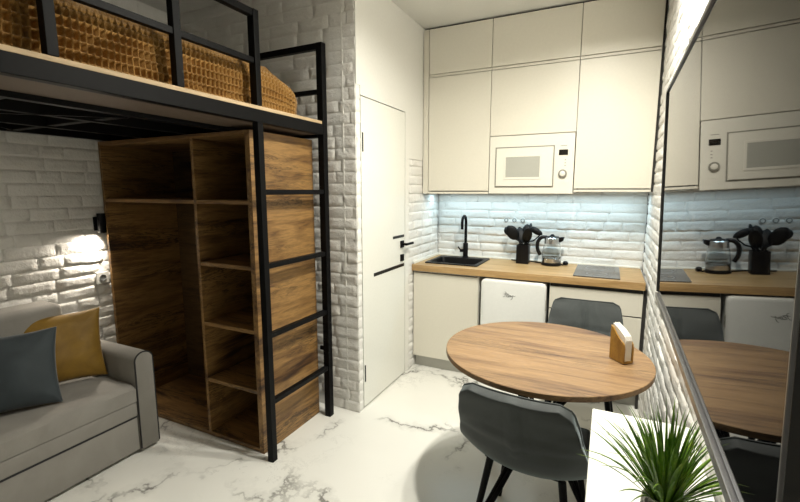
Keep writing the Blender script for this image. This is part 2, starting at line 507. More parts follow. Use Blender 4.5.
bmesh.ops.translate(b, verts=b.verts, vec=(-.321, YU-.0066, 1.623)); obj('knob_cap', b, M['mwave'], kn, True, sharp=40)
b = NB(); box(b, -.356, -.284, YU-.0075, YU-.0062, 1.548, 1.572, .0005); obj('button_bar', b, M['mwave'], mw)
for z in (1.680, 1.700, 1.722):
    b = NB(); box(b, -.312, -.302, YU-.0070, YU-.0062, z-.002, z+.002); obj('icon', b, M['logo'], mw)
b = NB(); box(b, -.345, -.300, YU-.0068, YU-.0062, 1.822, 1.825); obj('lettering', b, M['logo'], mw)

# base units
YL = 3.21
ZW0, ZW1 = .845, .895
t = thing('base_cabinet', 'cream base cupboard under the black sink', 'cabinet', (-1.15, YL, .105))
carcass(t, XD+.004, -.876, .105, ZW0-.001, YL+.019, 3.775, M['cabin'], False)
door_panel('door', t, XD+.006, -.880, .107, .825, YL, M['cab'])
t = thing('base_cabinet', 'cream drawer unit under the hob beside the brick wall', 'cabinet', (-.05, YL, .105))
carcass(t, -.352, .244, .105, ZW0-.001, YL+.019, 3.775, M['cabin'])
door_panel('drawer', t, -.350, .243, .655, .815, YL, M['cab'])
door_panel('drawer', t, -.350, .243, .382, .646, YL, M['cab'])
door_panel('drawer', t, -.350, .243, .107, .373, YL, M['cab'])
b = NB(); box(b, -.348, .241, YL+.010, YL+.0185, .120, .838); obj('grip_recess', b, M['gap'], t)
b = NB(); box(b, .246, XR-.002, YL+.008, YL+.03, .0, .843)  # dark strip painted as the shade in the gap beside the drawers
tag(obj('gap_shade_strip', b, M['gap']), 'thin dark gap strip between drawer unit and brick wall', 'filler panel')
b = NB(); box(b, XD+.004, -.872, YL+.055, YL+.07, 0, .103)
tag(obj('plinth', b, M['plinth']), 'grey plinth below the sink cupboard', 'plinth', 'kitchen plinths')
b = NB(); box(b, -.352, XR-.004, YL+.055, YL+.07, 0, .103)
tag(obj('plinth', b, M['plinth']), 'grey plinth below the drawer unit', 'plinth', 'kitchen plinths')
# worktop (cut out for the sink)
SX0, SX1, SY0, SY1 = -1.372, -.918, 3.292, 3.722
b = NB()
WX0, WX1, WY0, WY1 = XD+.002, XR-.016, 3.185, YB-.012
box(b, WX0, SX0+.02, WY0, WY1, ZW0, ZW1); box(b, SX1-.02, WX1, WY0, WY1, ZW0, ZW1)
box(b, SX0+.02, SX1-.02, WY0, SY0+.02, ZW0, ZW1); box(b, SX0+.02, SX1-.02, SY1-.02, WY1, ZW0, ZW1)
bmesh.ops.remove_doubles(b, verts=b.verts, dist=1e-5)
seen = {}
for f_ in list(b.faces):
    k = tuple(sorted(v.index for v in f_.verts)); c = f_.calc_center_median().to_tuple(4)
    seen.setdefault(c, []).append(f_)
for c, fs in seen.items():
    if len(fs) > 1: bmesh.ops.delete(b, geom=fs, context='FACES_ONLY')
wt = tag(obj('worktop', b, M['worktop']), 'light oak kitchen worktop along the white brick splashback', 'worktop')
b = NB(); box(b, XD+.002, WX1, YB-.012, YB-.0005, ZW1, ZW1+.014, .002)
tag(obj('worktop_seal', b, M['console']), 'slim white sealing strip where the worktop meets the back wall', 'trim')
b = NB(); box(b, XD+.0008, XD+.012, 3.215, YB-.013, ZW1, ZW1+.022, .002)
tag(obj('worktop_seal', b, M['console']), 'slim white sealing strip beside the sink along the side wall', 'trim')
# sink
sk = thing('sink', 'black inset kitchen sink in the oak worktop', 'sink', ((SX0+SX1)/2, (SY0+SY1)/2, ZW1))
b = NB()
def rl(z, pads, r): return [V((p[0], p[1], z)) for p in rrect(SX1-SX0-2*pads[0], SY1-SY0-pads[1]-pads[2], r, (SX0+SX1)/2, (SY0+SY1)/2+(pads[1]-pads[2])/2)]
ring_loft(b, [rl(ZW1+.0005, (0, 0, 0), .015), rl(ZW1+.010, (.003, .003, .003), .015), rl(ZW1+.010, (.030, .035, .085), .03),
              rl(ZW1-.004, (.036, .041, .091), .03), rl(ZW1-.15, (.045, .05, .10), .04), rl(ZW1-.158, (.07, .075, .12), .04)], cap=False)
b.faces.new([b.verts[i] for i in range(len(b.verts)-28, len(b.verts))] if False else list(b.verts)[-28:])
obj('basin', b, M['graniteblack'], sk, True, sharp=40)
b = NB(); lathe(b, [(.04, 0), (.04, .004), (.03, .005)], ((SX0+SX1)/2, 3.49, ZW1-.158), 24); obj('drain', b, M['steel'], sk, True, sharp=40)
# faucet
FX, FY = -1.135, 3.682
fc = thing('faucet', 'tall black gooseneck tap behind the sink', 'tap', (FX, FY, ZW1+.010))
b = NB(); lathe(b, [(.028, .0), (.028, .006), (.022, .012), (.022, .125), (.018, .13)], (FX, FY, ZW1+.0102), 20); obj('base', b, M['black'], fc, True, sharp=40)
b = NB(); pts = [(FX, FY, ZW1+.13), (FX, FY, 1.222)]+[(FX, FY-.055+.055*math.cos(a), 1.222+.055*math.sin(a)) for a in [PI*q/12 for q in range(1, 13)]]+[(FX, FY-.110, 1.165)]
tube(b, pts, .0125, 14); obj('spout', b, M['black'], fc, True, sharp=50)
b = NB(); tube(b, [(FX-.018, FY, .965), (FX-.050, FY-.006, .965)], .014, 12); tube(b, [(FX-.046, FY-.004, .968), (FX-.062, FY-.02, 1.0)], .006, 8)
obj('lever', b, M['black'], fc, True, sharp=50)
# hob
hb = thing('hob', 'two-ring dark glass hob set in the oak worktop', 'hob', (-.05, 3.49, ZW1))
b = NB(); prism(b, rrect(.302, .515, .008, -.05, 3.492), 2, ZW1+.0003, ZW1+.007, .001); obj('glass_top', b, M['hob'], hb)
for y, r in ((3.365, .07), (3.60, .085)):
    b = NB(); lathe(b, [(r, 0), (r, .0006), (r-.006, .0006), (r-.006, 0)], (-.05, y, ZW1+.0071), 40, cap=False); obj('ring_mark', b, M['lens'], hb)
b = NB(); box(b, -.12, .02, 3.248, 3.262, ZW1+.0071, ZW1+.0076); obj('touch_panel', b, M['lens'], hb)
# small fridge
fg = thing('fridge', 'small white rounded fridge with script badge under the worktop', 'fridge', (-.607, 3.2, 0))
b = NB(); box(b, -.838, -.376, 3.215, 3.74, .03, .825, .01); obj('body', b, M['whitegloss'], fg, True, sharp=40)
b = NB()
rings = []
for dy, ins in ((.055, .002), (.016, 0), (.006, .004), (.0015, .011), (0, .022)):
    rings.append([V((p[0], 3.158+dy, p[1])) for p in rrect(.478-2*ins, .790-2*ins, .034-ins*.6, -.608, .438)])
ring_loft(b, rings); fd = obj('door', b, M['whitegloss'], fg, True, sharp=60)
b = NB(); box(b, -.376, -.366, 3.17, 3.20, .632, .715, .003); obj('handle', b, M['mline'], fg)
for x in (-.8, -.41):
    b = NB(); lathe(b, [(.02, 0), (.02, .03)], (x, 3.3, 0), 14); obj('foot', b, M['blackplastic'], fg)
def stroke(bm, pts, w=.0016, k=5, y=3.1572):
    tube(bm, [V((p[0], y, p[1])) for p in smooth_path([(a, c, 0) for a, c in pts], k)] if False else [V((p.x, y, p.y)) for p in smooth_path([V((a, c, 0)) for a, c in pts], k)], w, 6)
b = NB(); lx, lz, s = -.664, .722, 1.0
def L(*pp): return [(lx+s*a, lz+s*c) for a, c in pp]
stroke(b, L((.002, .028), (.012, .022), (.006, .002), (-.002, -.010), (-.010, -.012)))
stroke(b, L((-.004, .010), (.014, .013), (.030, .012), (.018, .002), (.012, -.006), (.022, -.010), (.034, -.006)))
stroke(b, L((.042, .004), (.034, .004), (.030, -.004), (.036, -.009), (.044, .003), (.046, -.008)))
stroke(b, L((.050, .003), (.052, -.006), (.062, .004), (.062, -.006), (.054, -.026), (.046, -.028)))
stroke(b, L((.062, .004), (.072, .000), (.082, .004)))
obj('badge_script', b, M['logo'], fd, True)
# wall sockets
for i, x in enumerate((-.803, -.733, -.662)):
    t = thing('wall_socket', ('round white socket nearest the tap of the three on the splashback', 'middle round white socket of the three above the utensil holder', 'round white socket nearest the kettle of the three on the splashback')[i],
              'socket', (x, YB, 1.243), group='splashback sockets')
    def disc(prof):
        b = NB(); lathe(b, prof, (0, 0, 0), 24); bmesh.ops.rotate(b, verts=b.verts, cent=(0, 0, 0), matrix=Matrix.Rotation(PI/2, 3, 'X'))
        bmesh.ops.translate(b, verts=b.verts, vec=(x, YB+.006, 1.243)); return b
    obj('plate', disc([(.021, 0), (.021, .006), (.019, .008)]), M['socket'], t, True, sharp=40)
    obj('socket_face', disc([(.0180, .0), (.0180, .0084), (.015, .0084)]), M['sockhole'], t, True, sharp=40)
    obj('socket_insert', disc([(.011, .0), (.011, .0090), (.008, .0090)]), M['socket'], t, True, sharp=40)
# utensil holder and utensils
UX, UY = -.624, 3.655
uh = thing('utensil_holder', 'square black utensil holder full of black kitchen tools', 'utensil holder', (UX, UY, ZW1))
b = NB(); w, wi = .050, .046
def sq(z, w): return [V((UX+p[0], UY+p[1], z)) for p in rrect(2*w, 2*w, .006, k=2)]
ring_loft(b, [sq(ZW1+.0005, w), sq(1.052, w), sq(1.052, wi), sq(ZW1+.006, wi)]); obj('body', b, M['blackplastic'], uh, True, sharp=40)
def blade(bm, c, d, w, l, th, bend=0):
    w *= 1.2; l *= 1.12
    """flattened oval head centred at c, long axis d"""
    d = V(d).normalized(); side = d.cross(V((.25, -1, .0))).normalized(); nn = d.cross(side)
    rings = []
    for i in range(9):
        t = -1+2*i/8; r = math.sqrt(max(0.02, 1-t*t))
        cc = V(c)+d*(t*l/2)+nn*(bend*(t*t))
        rings.append([cc+side*(r*w/2*math.cos(2*PI*q/12))+nn*(th*(.3+.7*r)*math.sin(2*PI*q/12)) for q in range(12)])
    ring_loft(bm, rings)
UT = [('ladle', 'round black ladle leaning furthest towards the tap', (-.030, .015), (-.132, -.01, 1.160), .052, .070, .016),
      ('serving_spoon', 'broad black serving spoon leaning beside the ladle', (-.022, -.016), (-.086, -.042, 1.150), .080, .125, .010),
      ('spatula', 'black spatula standing upright in the middle of the holder', (-.006, -.020), (-.026, .004, 1.130), .060, .135, .006),
      ('pasta_fork', 'black toothed pasta spoon at the top of the tool bunch', (.004, .018), (.014, .030, 1.160), .060, .110, .012),
      ('slotted_turner', 'black slotted turner standing right of the middle spatula', (.016, -.012), (.034, -.045, 1.132), .064, .135, .006),
      ('whisk', 'thin black tool sticking up highest in the holder', (.020, .02), (.040, .055, 1.190), .022, .075, .010),
      ('soup_ladle', 'black ladle leaning furthest towards the kettle', (.030, .005), (.096, -.005, 1.170), .044, .105, .014)]
for nm, lab, fo, (hx, hy, hz), w, l, th in UT:
    foot = V((UX+fo[0], UY+fo[1], ZW1+.012)); rim = V((UX+fo[0]*1.15, UY+fo[1]*1.1, 1.06)); head = V((UX+hx, UY+hy, hz))
    t = thing(nm, lab, 'kitchen utensil', tuple(foot), group='black kitchen tools in the holder')
    if nm == 'soup_ladle':
        path = smooth_path([foot, rim, V((UX+.080, UY, 1.090)), V((UX+.122, UY-.004, 1.130)), head+V((.040, 0, -.018))], 5); d = V((-.8, 0, .45))
    else:
        path = smooth_path([foot, rim, rim.lerp(head, .5)+V((0, 0, -.008)), head], 5); d = head-rim
        if nm == 'ladle': d = V((-.6, 0, .9))
    b = NB(); tube(b, path, .0055, 8); obj('handle', b, M['blacksilicone'], t, True)
    b = NB(); blade(b, head, d, w, l, th, .008); obj('head', b, M['blacksilicone'], t, True)
# kettle
KX, KY = -.398, 3.655
kt = thing('kettle', 'glass and steel kettle with black handle beside the utensil holder', 'kettle', (KX, KY, ZW1))
z = ZW1
b = NB(); lathe(b, [(.074, .0005), (.078, .004), (.078, .018), (.070, .022)], (KX, KY, z), 36); obj('power_base', b, M['blackplastic'], kt, True, sharp=40)
b = NB(); lathe(b, [(.070, .0225), (.074, .026), (.074, .058), (.072, .060)], (KX, KY, z), 36); obj('steel_foot', b, M['steel'], kt, True, sharp=40)
b = NB(); lathe(b, [(.0725, .0605), (.0745, .066), (.071, .12), (.062, .178), (.059, .178), (.068, .12), (.0715, .066), (.069, .0625)], (KX, KY, z), 36); obj('glass_jug', b, M['glass'], kt, True, sharp=60)
b = NB(); lathe(b, [(.0625, .1785), (.0615, .222), (.055, .228), (.0, .230)][:3], (KX, KY, z), 36); obj('collar', b, M['steel'], kt, True, sharp=40)
b = NB(); lathe(b, [(.054, .2285), (.050, .236), (.02, .240), (.012, .252), (.004, .254)], (KX, KY, z), 28); obj('lid', b, M['blackplastic'], kt, True, sharp=50)
b = NB(); prism(b, [(KX+.040, z+.2285), (KX+.092, z+.236), (KX+.086, z+.205), (KX+.0625, z+.190)], 1, KY-.022, KY+.022, .004); obj('spout', b, M['blackplastic'], kt)
b = NB(); tube(b, smooth_path([(KX-.040, KY-.01, z+.229), (KX-.080, KY-.02, z+.226), (KX-.108, KY-.025, z+.190), (KX-.108, KY-.025, z+.130), (KX-.086, KY-.02, z+.082)], 6), [.015]*25, 10); obj('handle', b, M['blackplastic'], kt, True)
b = NB(); tube(b, smooth_path([(KX-.07, KY+.03, z+.006), (KX-.14, KY+.07, z+.006), (KX-.22, KY+.095, z+.006), (KX-.30, KY+.085, z+.006), (KX-.34, KY+.09, z+.006)], 6), .005, 8); obj('cord', b, M['blackplastic'], kt, True)
b = NB(); lathe(b, [(.004, .001), (.018, .004), (.022, .018), (.016, .032), (.004, .036)], (KX+.107, KY+.035, z), 18); tube(b, smooth_path([(KX+.07, KY+.02, z+.008), (KX+.09, KY+.01, z+.006), (KX+.10, KY+.03, z+.012)], 5), .005, 8); obj('plug', b, M['blackplastic'], kt, True, sharp=60)

# ------------------------------------------------------------------ loft bed with ladder
bx = -1.61; hp = .0215
lf = thing('loft_bed', 'black steel loft bed frame with guard rails and ladder over the wardrobe', 'loft bed', (bx, 1.69, 0))
LY0, LY1 = -.25, 2.245
def bar(name, x0, x1, y0, y1, z0, z1, m=M['black']):
    b = NB(); box(b, x0, x1, y0, y1, z0, z1, .002); return obj(name, b, m, lf)
ZB0, ZB1 = 1.836, 1.898
bar('front_beam', bx-hp, bx+hp, LY0, LY1-2*hp-.0005, ZB0, ZB1)
XI = bx-hp
bar('back_beam', XL+.016, XL+.06, LY0, 2.20, 1.822, ZB1)
bar('end_beam', XL+.061, XI-.001, 2.202, 2.244, 1.822, ZB1)
for x in (-1.90, -2.2, -2.6):
    bar('inner_beam', x-.02, x+.02, LY0+.05, 2.20, 1.818, ZB1)
for y in (-.23, .35, .797, 1.245):
    bar('cross_beam', XL+.061, -1.921, y-.02, y+.02, 1.825, ZB1-.03)
for y0, y1 in ((.36, 1.23),):
    for s in (0, 1):
        b = NB(); ya, yb = (y0, y1) if s else (y1, y0)
        tube(b, [(XL+.08, ya, 1.829-.008*s), (-1.93, yb, 1.829-.008*s)], .006, square=True); obj('brace', b, M['black'], lf)
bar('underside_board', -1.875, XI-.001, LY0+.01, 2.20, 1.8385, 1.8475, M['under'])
bar('platform', XL+.016, bx+hp-.004, LY0, LY1-2*hp-.002, ZB1+.0005, 1.9165, M['board'])
# posts
bar('ladder_post', bx-.0185, bx+.0185, 1.662, 1.700, 0, ZB0-.0005)
bar('ladder_post', bx-hp, bx+hp, 2.204, 2.247, 0, 2.372)
bar('guard_post', bx-hp, bx+hp, 1.662, 1.696, 1.9185, 2.365)
for y in (-.1, .35, .797, 1.245):
    bar('guard_post', bx-.017, bx+.017, y-.017, y+.017, 1.9185, 2.331)
bar('guard_rail', bx-.017, bx+.017, LY0, 1.6615, 2.332, 2.365)
ys = [LY0, -.1, .35, .797, 1.245, 1.679]
for a, c in zip(ys[:-1], ys[1:]):
    bar('guard_rail', bx-.013, bx+.013, a+.0175, c-.0175, 2.115, 2.142)
bar('end_rail', XL+.016, bx-hp-.001, 2.205, 2.240, 2.336, 2.371)
bar('end_rail', XL+.016, bx-hp-.001, 2.208, 2.236, 2.080, 2.106)
for z in (.343, .722, 1.103, 1.491):
    bar('rung', bx-.015, bx+.015, 1.7005, 2.2035, z-.014, z+.014)
bar('wall_bracket', -1.68, bx-hp-.0005, 2.232, 2.246, .448, .475)
# mattress and waffle blanket
b = NB(); box(b, XL+.03, -1.735, -.16, 1.98, 1.9185, 2.09, .03, 3)
tag(obj('mattress', b, M['console'], smooth=True, sharp=40), 'mattress lying under the caramel blanket on the loft', 'mattress')
bm = NB()
X0, X1, Y0, Y1, Z0, Z1 = XL+.02, -1.672, -.2, 2.085, 1.9195, 2.158
rad, rady = .10, .06
CY, CX = .0235, .034
def rb(p, waffle):
    inner = V((min(max(p.x, X0+.02), X1-rad*.55), min(max(p.y, Y0+.02), Y1-rady), min(p.z, Z1-rad)))
    d = p-inner
    # superellipse-like rounding: project to the rounded hull
    if d.length < 1e-6: return p
    rx = V((d.x/(rad*.55) if p.x > inner.x else 0, d.y/rady if p.y > inner.y else 0, d.z/rad if p.z > inner.z else 0))
    if rx.length > 1e-6:
        s = 1/max(rx.length, 1e-6)*max(abs(rx.x), abs(rx.y), abs(rx.z))
        d = V((d.x*s, d.y*s, d.z*s))
    n = d.normalized() if d.length > 1e-6 else V((0, 0, 1))
    q = inner+d+n*waffle
    t = min(max((q.y-(Y1-.30))/.30, 0), 1)
    q.z = Z0+(q.z-Z0)*(1-.40*t*t)
    return q
def waffle(u, v):
    a = abs(math.sin(PI*u)); c = abs(math.sin(PI*v))
    h = max(1-a*1.9, 1-c*1.9, 0)**.8
    return -.020+.031*h+.003*noise.noise(V((u*.3, v*.3, 1)))
def grid(nu, nv, fn):
    g = [[bm.verts.new(fn(i/nu, j/nv)) for j in range(nv+1)] for i in range(nu+1)]
    for i in range(nu):
        for j in range(nv):
            bm.faces.new((g[i][j], g[i+1][j], g[i+1][j+1], g[i][j+1]))
ly, lz, lx_ = Y1-Y0, Z1-Z0, X1-X0
wob = lambda y, z: .006*noise.noise(V((y*4, z*6, 3)))
def side(s, t):
    y, z = Y0+ly*s, Z0+lz*t
    yy = y+.006*noise.noise(V((y*3, z*5, 9)))
    return rb(V((X1+wob(y, z), y, z)), waffle(yy/CY, z/CX))
grid(776, 56, side)
def top(s, t):
    y, x = Y0+ly*s, X1-lx_*t
    return rb(V((x+wob(y, Z1)*(1-t), y, Z1)), waffle(y/CY, (Z1+X1-x)/CX)+.01*noise.noise(V((x*3, y*3, 5)))*min(1, t*5))
grid(280, 100, top)
def end(s, t):
    x, z = X0+lx_*s, Z0+lz*t
    return rb(V((x+wob(Y1, z)*s, Y1, z)), waffle((Y1+X1-x)/CY, z/CX))
grid(200, 34, end)
o = obj('blanket', bm, M['blanket'], smooth=True)
tag(o, 'caramel brown waffle blanket covering the loft mattress', 'blanket')

# ------------------------------------------------------------------ wardrobe
WX_0, WX_1, WY_0, WY_1, WZ = XL+.014, -1.692, 1.702, 2.226, 1.812
wd = thing('wardrobe', 'open rustic oak wardrobe with shelf column under the loft bed', 'wardrobe', ((WX_0+WX_1)/2, (WY_0+WY_1)/2, 0))
def wb(name, x0, x1, y0, y1, z0, z1, m, bev=.001):
    b = NB(); box(b, x0, x1, y0, y1, z0, z1, bev); return obj(name, b, m, wd)
wb('side_panel', WX_1-.034, WX_1, WY_0, WY_1, 0, WZ, M['oakY'])
wb('side_panel', WX_0, WX_0+.022, WY_0, WY_1, 0, WZ, M['oakY'])
wb('top_panel', WX_0+.0225, WX_1-.0345, WY_0+.001, WY_1, WZ-.022, WZ, M['oakX'])
wb('bottom_panel', WX_0+.0225, WX_1-.0345, WY_0+.001, WY_1, .004, .028, M['oakX'])
wb('divider', -2.142, -2.120, WY_0+.001, WY_1-.012, .0285, WZ-.0225, M['oakY'])
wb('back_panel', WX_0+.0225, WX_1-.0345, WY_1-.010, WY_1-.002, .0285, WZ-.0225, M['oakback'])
for z in (.367, .718, 1.078, 1.436):
    wb('shelf', -2.1195, WX_1-.0345, WY_0+.002, WY_1-.012, z-.011, z+.011, M['oakX'])
wb('shelf', WX_0+.0225, -2.1425, WY_0+.002, WY_1-.012, 1.425, 1.447, M['oakX'])
# ------------------------------------------------------------------ reading lamp and socket by the sofa
SCY = 1.662
rl_ = thing('wall_lamp', 'small black wall lamp shining down between sofa and wardrobe', 'lamp', (XL+.012, SCY, 1.21))
b = NB(); box(b, XL+.004, XL+.016, SCY-.03, SCY+.03, 1.24, 1.33, .002); obj('back_plate', b, M['black'], rl_)
b = NB()
ring_loft(b, [[V((XL+.044+.024*math.cos(a), SCY+.024*math.sin(a), zz)) for a in [2*PI*q/24 for q in range(24)]] for zz in (1.352, 1.225)], cap=False)
b.faces.new([v for v in list(b.verts)[:24]])
o = obj('shade', b, M['black'], rl_, True, sharp=40); mod(o, 'SOLIDIFY', thickness=.003)
bulbm = N('warm_bulb'); bulbm.set(Roughness=.5); bulbm.b.inputs['Emission Color'].default_value = (1, .86, .66, 1); bulbm.b.inputs['Emission Strength'].default_value = 18
b = NB(); bmesh.ops.create_uvsphere(b, u_segments=16, v_segments=10, radius=.016); bmesh.ops.translate(b, verts=b.verts, vec=(XL+.044, SCY, 1.262)); obj('bulb', b, bulbm.m, rl_, True)
so = thing('wall_socket', 'white socket low on the brick wall between lamp and sofa', 'socket', (XL, 1.655, .925))
b = NB(); box(b, XL+.001, XL+.013, 1.615, 1.695, .885, .965, .004); obj('plate', b, M['socket'], so)
b = NB(); lathe(b, [(.022, 0), (.022, .002), (.018, .002), (.016, -.006)], (0, 0, 0), 24); bmesh.ops.rotate(b, verts=b.verts, cent=(0, 0, 0), matrix=Matrix.Rotation(PI/2, 3, 'Y')); bmesh.ops.translate(b, verts=b.verts, vec=(XL+.0132, 1.655, .925)); obj('socket_face', b, M['sockhole'], so)

# ------------------------------------------------------------------ sofa
SF, SY_0, SY_1 = -2.33, -.45, 1.51
sf = thing('sofa', 'grey fabric sofa bed with dark piping against the brick wall', 'sofa', (-2.65, .53, 0))
AW = .108
b = NB(); box(b, -2.95, SF-.012, SY_0+AW+.002, SY_1-AW-.002, .025, .222, .006); o = obj('pull_out_drawer', b, M['sofa'], sf, True, sharp=40)
b = NB(); box(b, -2.95, SF-.006, SY_0+AW+.002, SY_1-AW-.002, .232, .314, .008, 3); obj('seat_base', b, M['sofa'], sf, True, sharp=40)
b = NB(); box(b, -2.93, SF-.012, SY_0+AW+.003, SY_1-AW-.003, .221, .2325); obj('shadow_gap', b, M['pipe'], sf)
b = NB()
nx, ny = 22, 60
yy0, yy1 = SY_0+AW+.003, SY_1-AW-.003
def seatp(s, t):
    x = SF-.004-(.50)*s; y = yy0+(yy1-yy0)*t
    e = min(s*8, 1); e2 = min(t*12, (1-t)*12, 1)
    z = .392+.026*math.sqrt(max(0, 1-(1-e)**2))+.008*math.sqrt(max(0, 1-(1-e2)**2))-.010*s
    z += .006*noise.noise(V((x*4, y*3, 2)))
    return V((x, y, z))
vs_ = [[b.verts.new(seatp(i/nx, j/ny)) for j in range(ny+1)] for i in range(nx+1)]
for i in range(nx):
    for j in range(ny): b.faces.new((vs_[i][j], vs_[i+1][j], vs_[i+1][j+1], vs_[i][j+1]))
lowv = [b.verts.new(V((v.co.x-.001, v.co.y, .318))) for v in vs_[0]]
for j in range(ny): b.faces.new((lowv[j], lowv[j+1], vs_[0][j+1], vs_[0][j]))
for jj in (0, ny):
    lb = [lowv[jj]]+[b.verts.new(V((vs_[i][jj].co.x, vs_[i][jj].co.y, .318))) for i in range(1, nx+1)]
    for i in range(nx): b.faces.new((lb[i], lb[i+1], vs_[i+1][jj], vs_[i][jj]))
obj('seat_cushion', b, M['sofa'], sf, True, sharp=50)
def sofa_arm(y0, y1):
    b = NB(); n = 14
    prof = [(y0, .02), (y1, .02)]
    r = (y1-y0)/2
    rz = .05
    prof += [((y0+y1)/2+r*math.cos(PI*q/n), .545+rz*math.sin(PI*q/n)) for q in range(n+1)]
    rings = []
    for x, ins in ((-2.975, 0), (SF-.008, 0), (SF-.002, .003), (SF, .008)):
        rings.append([V((x, (y0+y1)/2+(p[0]-(y0+y1)/2)*(1-ins*6), p[1]-(ins if p[1] > .1 else -ins*.4))) for p in prof])
    ring_loft(b, rings)
    a = obj('arm', b, M['sofa'], sf, True, sharp=50)
    b = NB(); c = (y0+y1)/2
    path = [(SF-.002, y1-.001, .03)]+[(SF-.002, c+(r-.002)*math.cos(PI*q/n), .545+(rz-.001)*math.sin(PI*q/n)) for q in range(n+1)]+[(SF-.002, y0+.001, .03)]
    tube(b, path, .0042, 6); obj('piping', b, M['pipe'], a, True)
sofa_arm(SY_1-AW, SY_1); sofa_arm(SY_0, SY_0+AW)
def rounded_block(x0, x1, y0, y1, z0, z1, r, n=6):
    b = NB(); box(b, x0, x1, y0, y1, z0, z1, r, n); return b
YM = .40
for a, c in ((YM+.004, 1.300), (-.33, YM-.004)):
    b = rounded_block(-2.965, -2.765, a, c, .405, .868, .040, 5)
    o = obj('back_cushion', b, M['sofa'], sf, True, sharp=60)
    bb = NB(); tube(bb, smooth_path([(-2.80, c-.006, .44), (-2.80, c-.004, .80), (-2.81, c-.018, .848), (-2.835, c-.045, .8655)], 6), .0045, 6); obj('piping', bb, M['pipe'], o, True)
b = NB(); box(b, -2.985, -2.955, SY_0+AW+.01, SY_1-AW-.01, .03, .60, .01); obj('back_frame', b, M['sofa'], sf)
for x in (-2.9, -2.42):
    for y in (SY_0+.08, SY_1-.08):
        b = NB(); box(b, x-.025, x+.025, y-.025, y+.025, 0, .0245); obj('foot', b, M['blackplastic'], sf)

def pillow(name, label, m, loc, rot, w, h, th, seed, piping=None):
    n = 28; b = NB(); rr = seed
    def P(i, j, sgn):
        u, v = -1+2*i/n, -1+2*j/n
        x = w/2*u*(1-.085*(1-v*v)*abs(u)**1.5); z = h/2*v*(1-.085*(1-u*u)*abs(v)**1.5)
        t = th/2*((1-abs(u)**2.4)*(1-abs(v)**2.4))**.55
        t += .010*noise.noise(V((u*2.2+rr, v*2.2, sgn)))*(1-u*u*.8)*(1-v*v*.8)
        rad = math.hypot(abs(u)-1, abs(v)-1)
        t += .006*math.sin(math.atan2(1-abs(v), 1-abs(u)+1e-6)*9)*max(0, 1-rad*1.4)*(1-abs(u)**8)*(1-abs(v)**8)
        return V((x, sgn*max(t, .002), z+h/2))
    F = {}
    for s in (1, -1):
        for i in range(n+1):
            for j in range(n+1):
                e = i in (0, n) or j in (0, n)
                if e and s == -1: F[i, j, s] = F[i, j, 1]
                else:
                    p = P(i, j, s)
                    if e: p.y = 0
                    F[i, j, s] = b.verts.new(p)
        for i in range(n):
            for j in range(n): b.faces.new((F[i, j, s], F[i+1, j, s], F[i+1, j+1, s], F[i, j+1, s]))
    bmesh.ops.recalc_face_normals(b, faces=b.faces)
    o = obj(name, b, m, None, True, local=True)
    o.location = loc; o.rotation_euler = rot
    mod(o, 'SUBSURF', levels=1, render_levels=1)
    return o
PW = .415
o = pillow('cushion', 'x', M['mustard'], (-2.665, 1.205, .428), (math.radians(-16), 0, math.radians(66)), .43, .41, .13, 1)
tag(o, 'mustard yellow velvet cushion leaning in the sofa corner', 'cushion', 'cushions on the sofa')
o = pillow('cushion', 'x', M['teal'], (-2.545, .915, .425), (math.radians(-20), 0, math.radians(62)), .43, .40, .13, 2)
tag(o, 'slate blue cushion in front of the mustard one on the sofa', 'cushion', 'cushions on the sofa')

# ------------------------------------------------------------------ dining table
TX, TY, TZ, TR = -.236, 2.040, .75, .4575
tb = thing('dining_table', 'round oak-topped dining table with black spider legs', 'table', (TX, TY, 0))
b = NB(); lathe(b, [(TR-.006, -.026), (TR, -.022), (TR, -.002), (TR-.002, 0)], (TX, TY, TZ), 96); obj('tabletop', b, M['table'], tb, True, sharp=40)
b = NB(); lathe(b, [(.27, -.034), (.27, -.0265)], (TX, TY, TZ), 40); obj('mount_plate', b, M['black'], tb)
for q in range(4):
    a = math.radians(45+90*q+10); c, s = math.cos(a), math.sin(a); b = NB()
    for off in (-.022, .022):
        ox, oy = -s*off, c*off
        tube(b, smooth_path([(TX+c*.25+ox, TY+s*.25+oy, TZ-.0345), (TX+c*.17+ox, TY+s*.17+oy, .62), (TX+c*.075+ox*.8, TY+s*.075+oy*.8, .47), (TX+c*.085+ox*.8, TY+s*.085+oy*.8, .38), (TX+c*.22+ox*.5, TY+s*.22+oy*.5, .18), (TX+c*.37+ox*.3, TY+s*.37+oy*.3, .006)], 5), .011, 8)
    obj('leg', b, M['black'], tb, True, sharp=60)
b = NB(); lathe(b, [(.05, 0), (.062, .01), (.062, .04), (.05, .05)], (TX, TY, .40), 24); obj('hub', b, M['black'], tb, True, sharp=50)
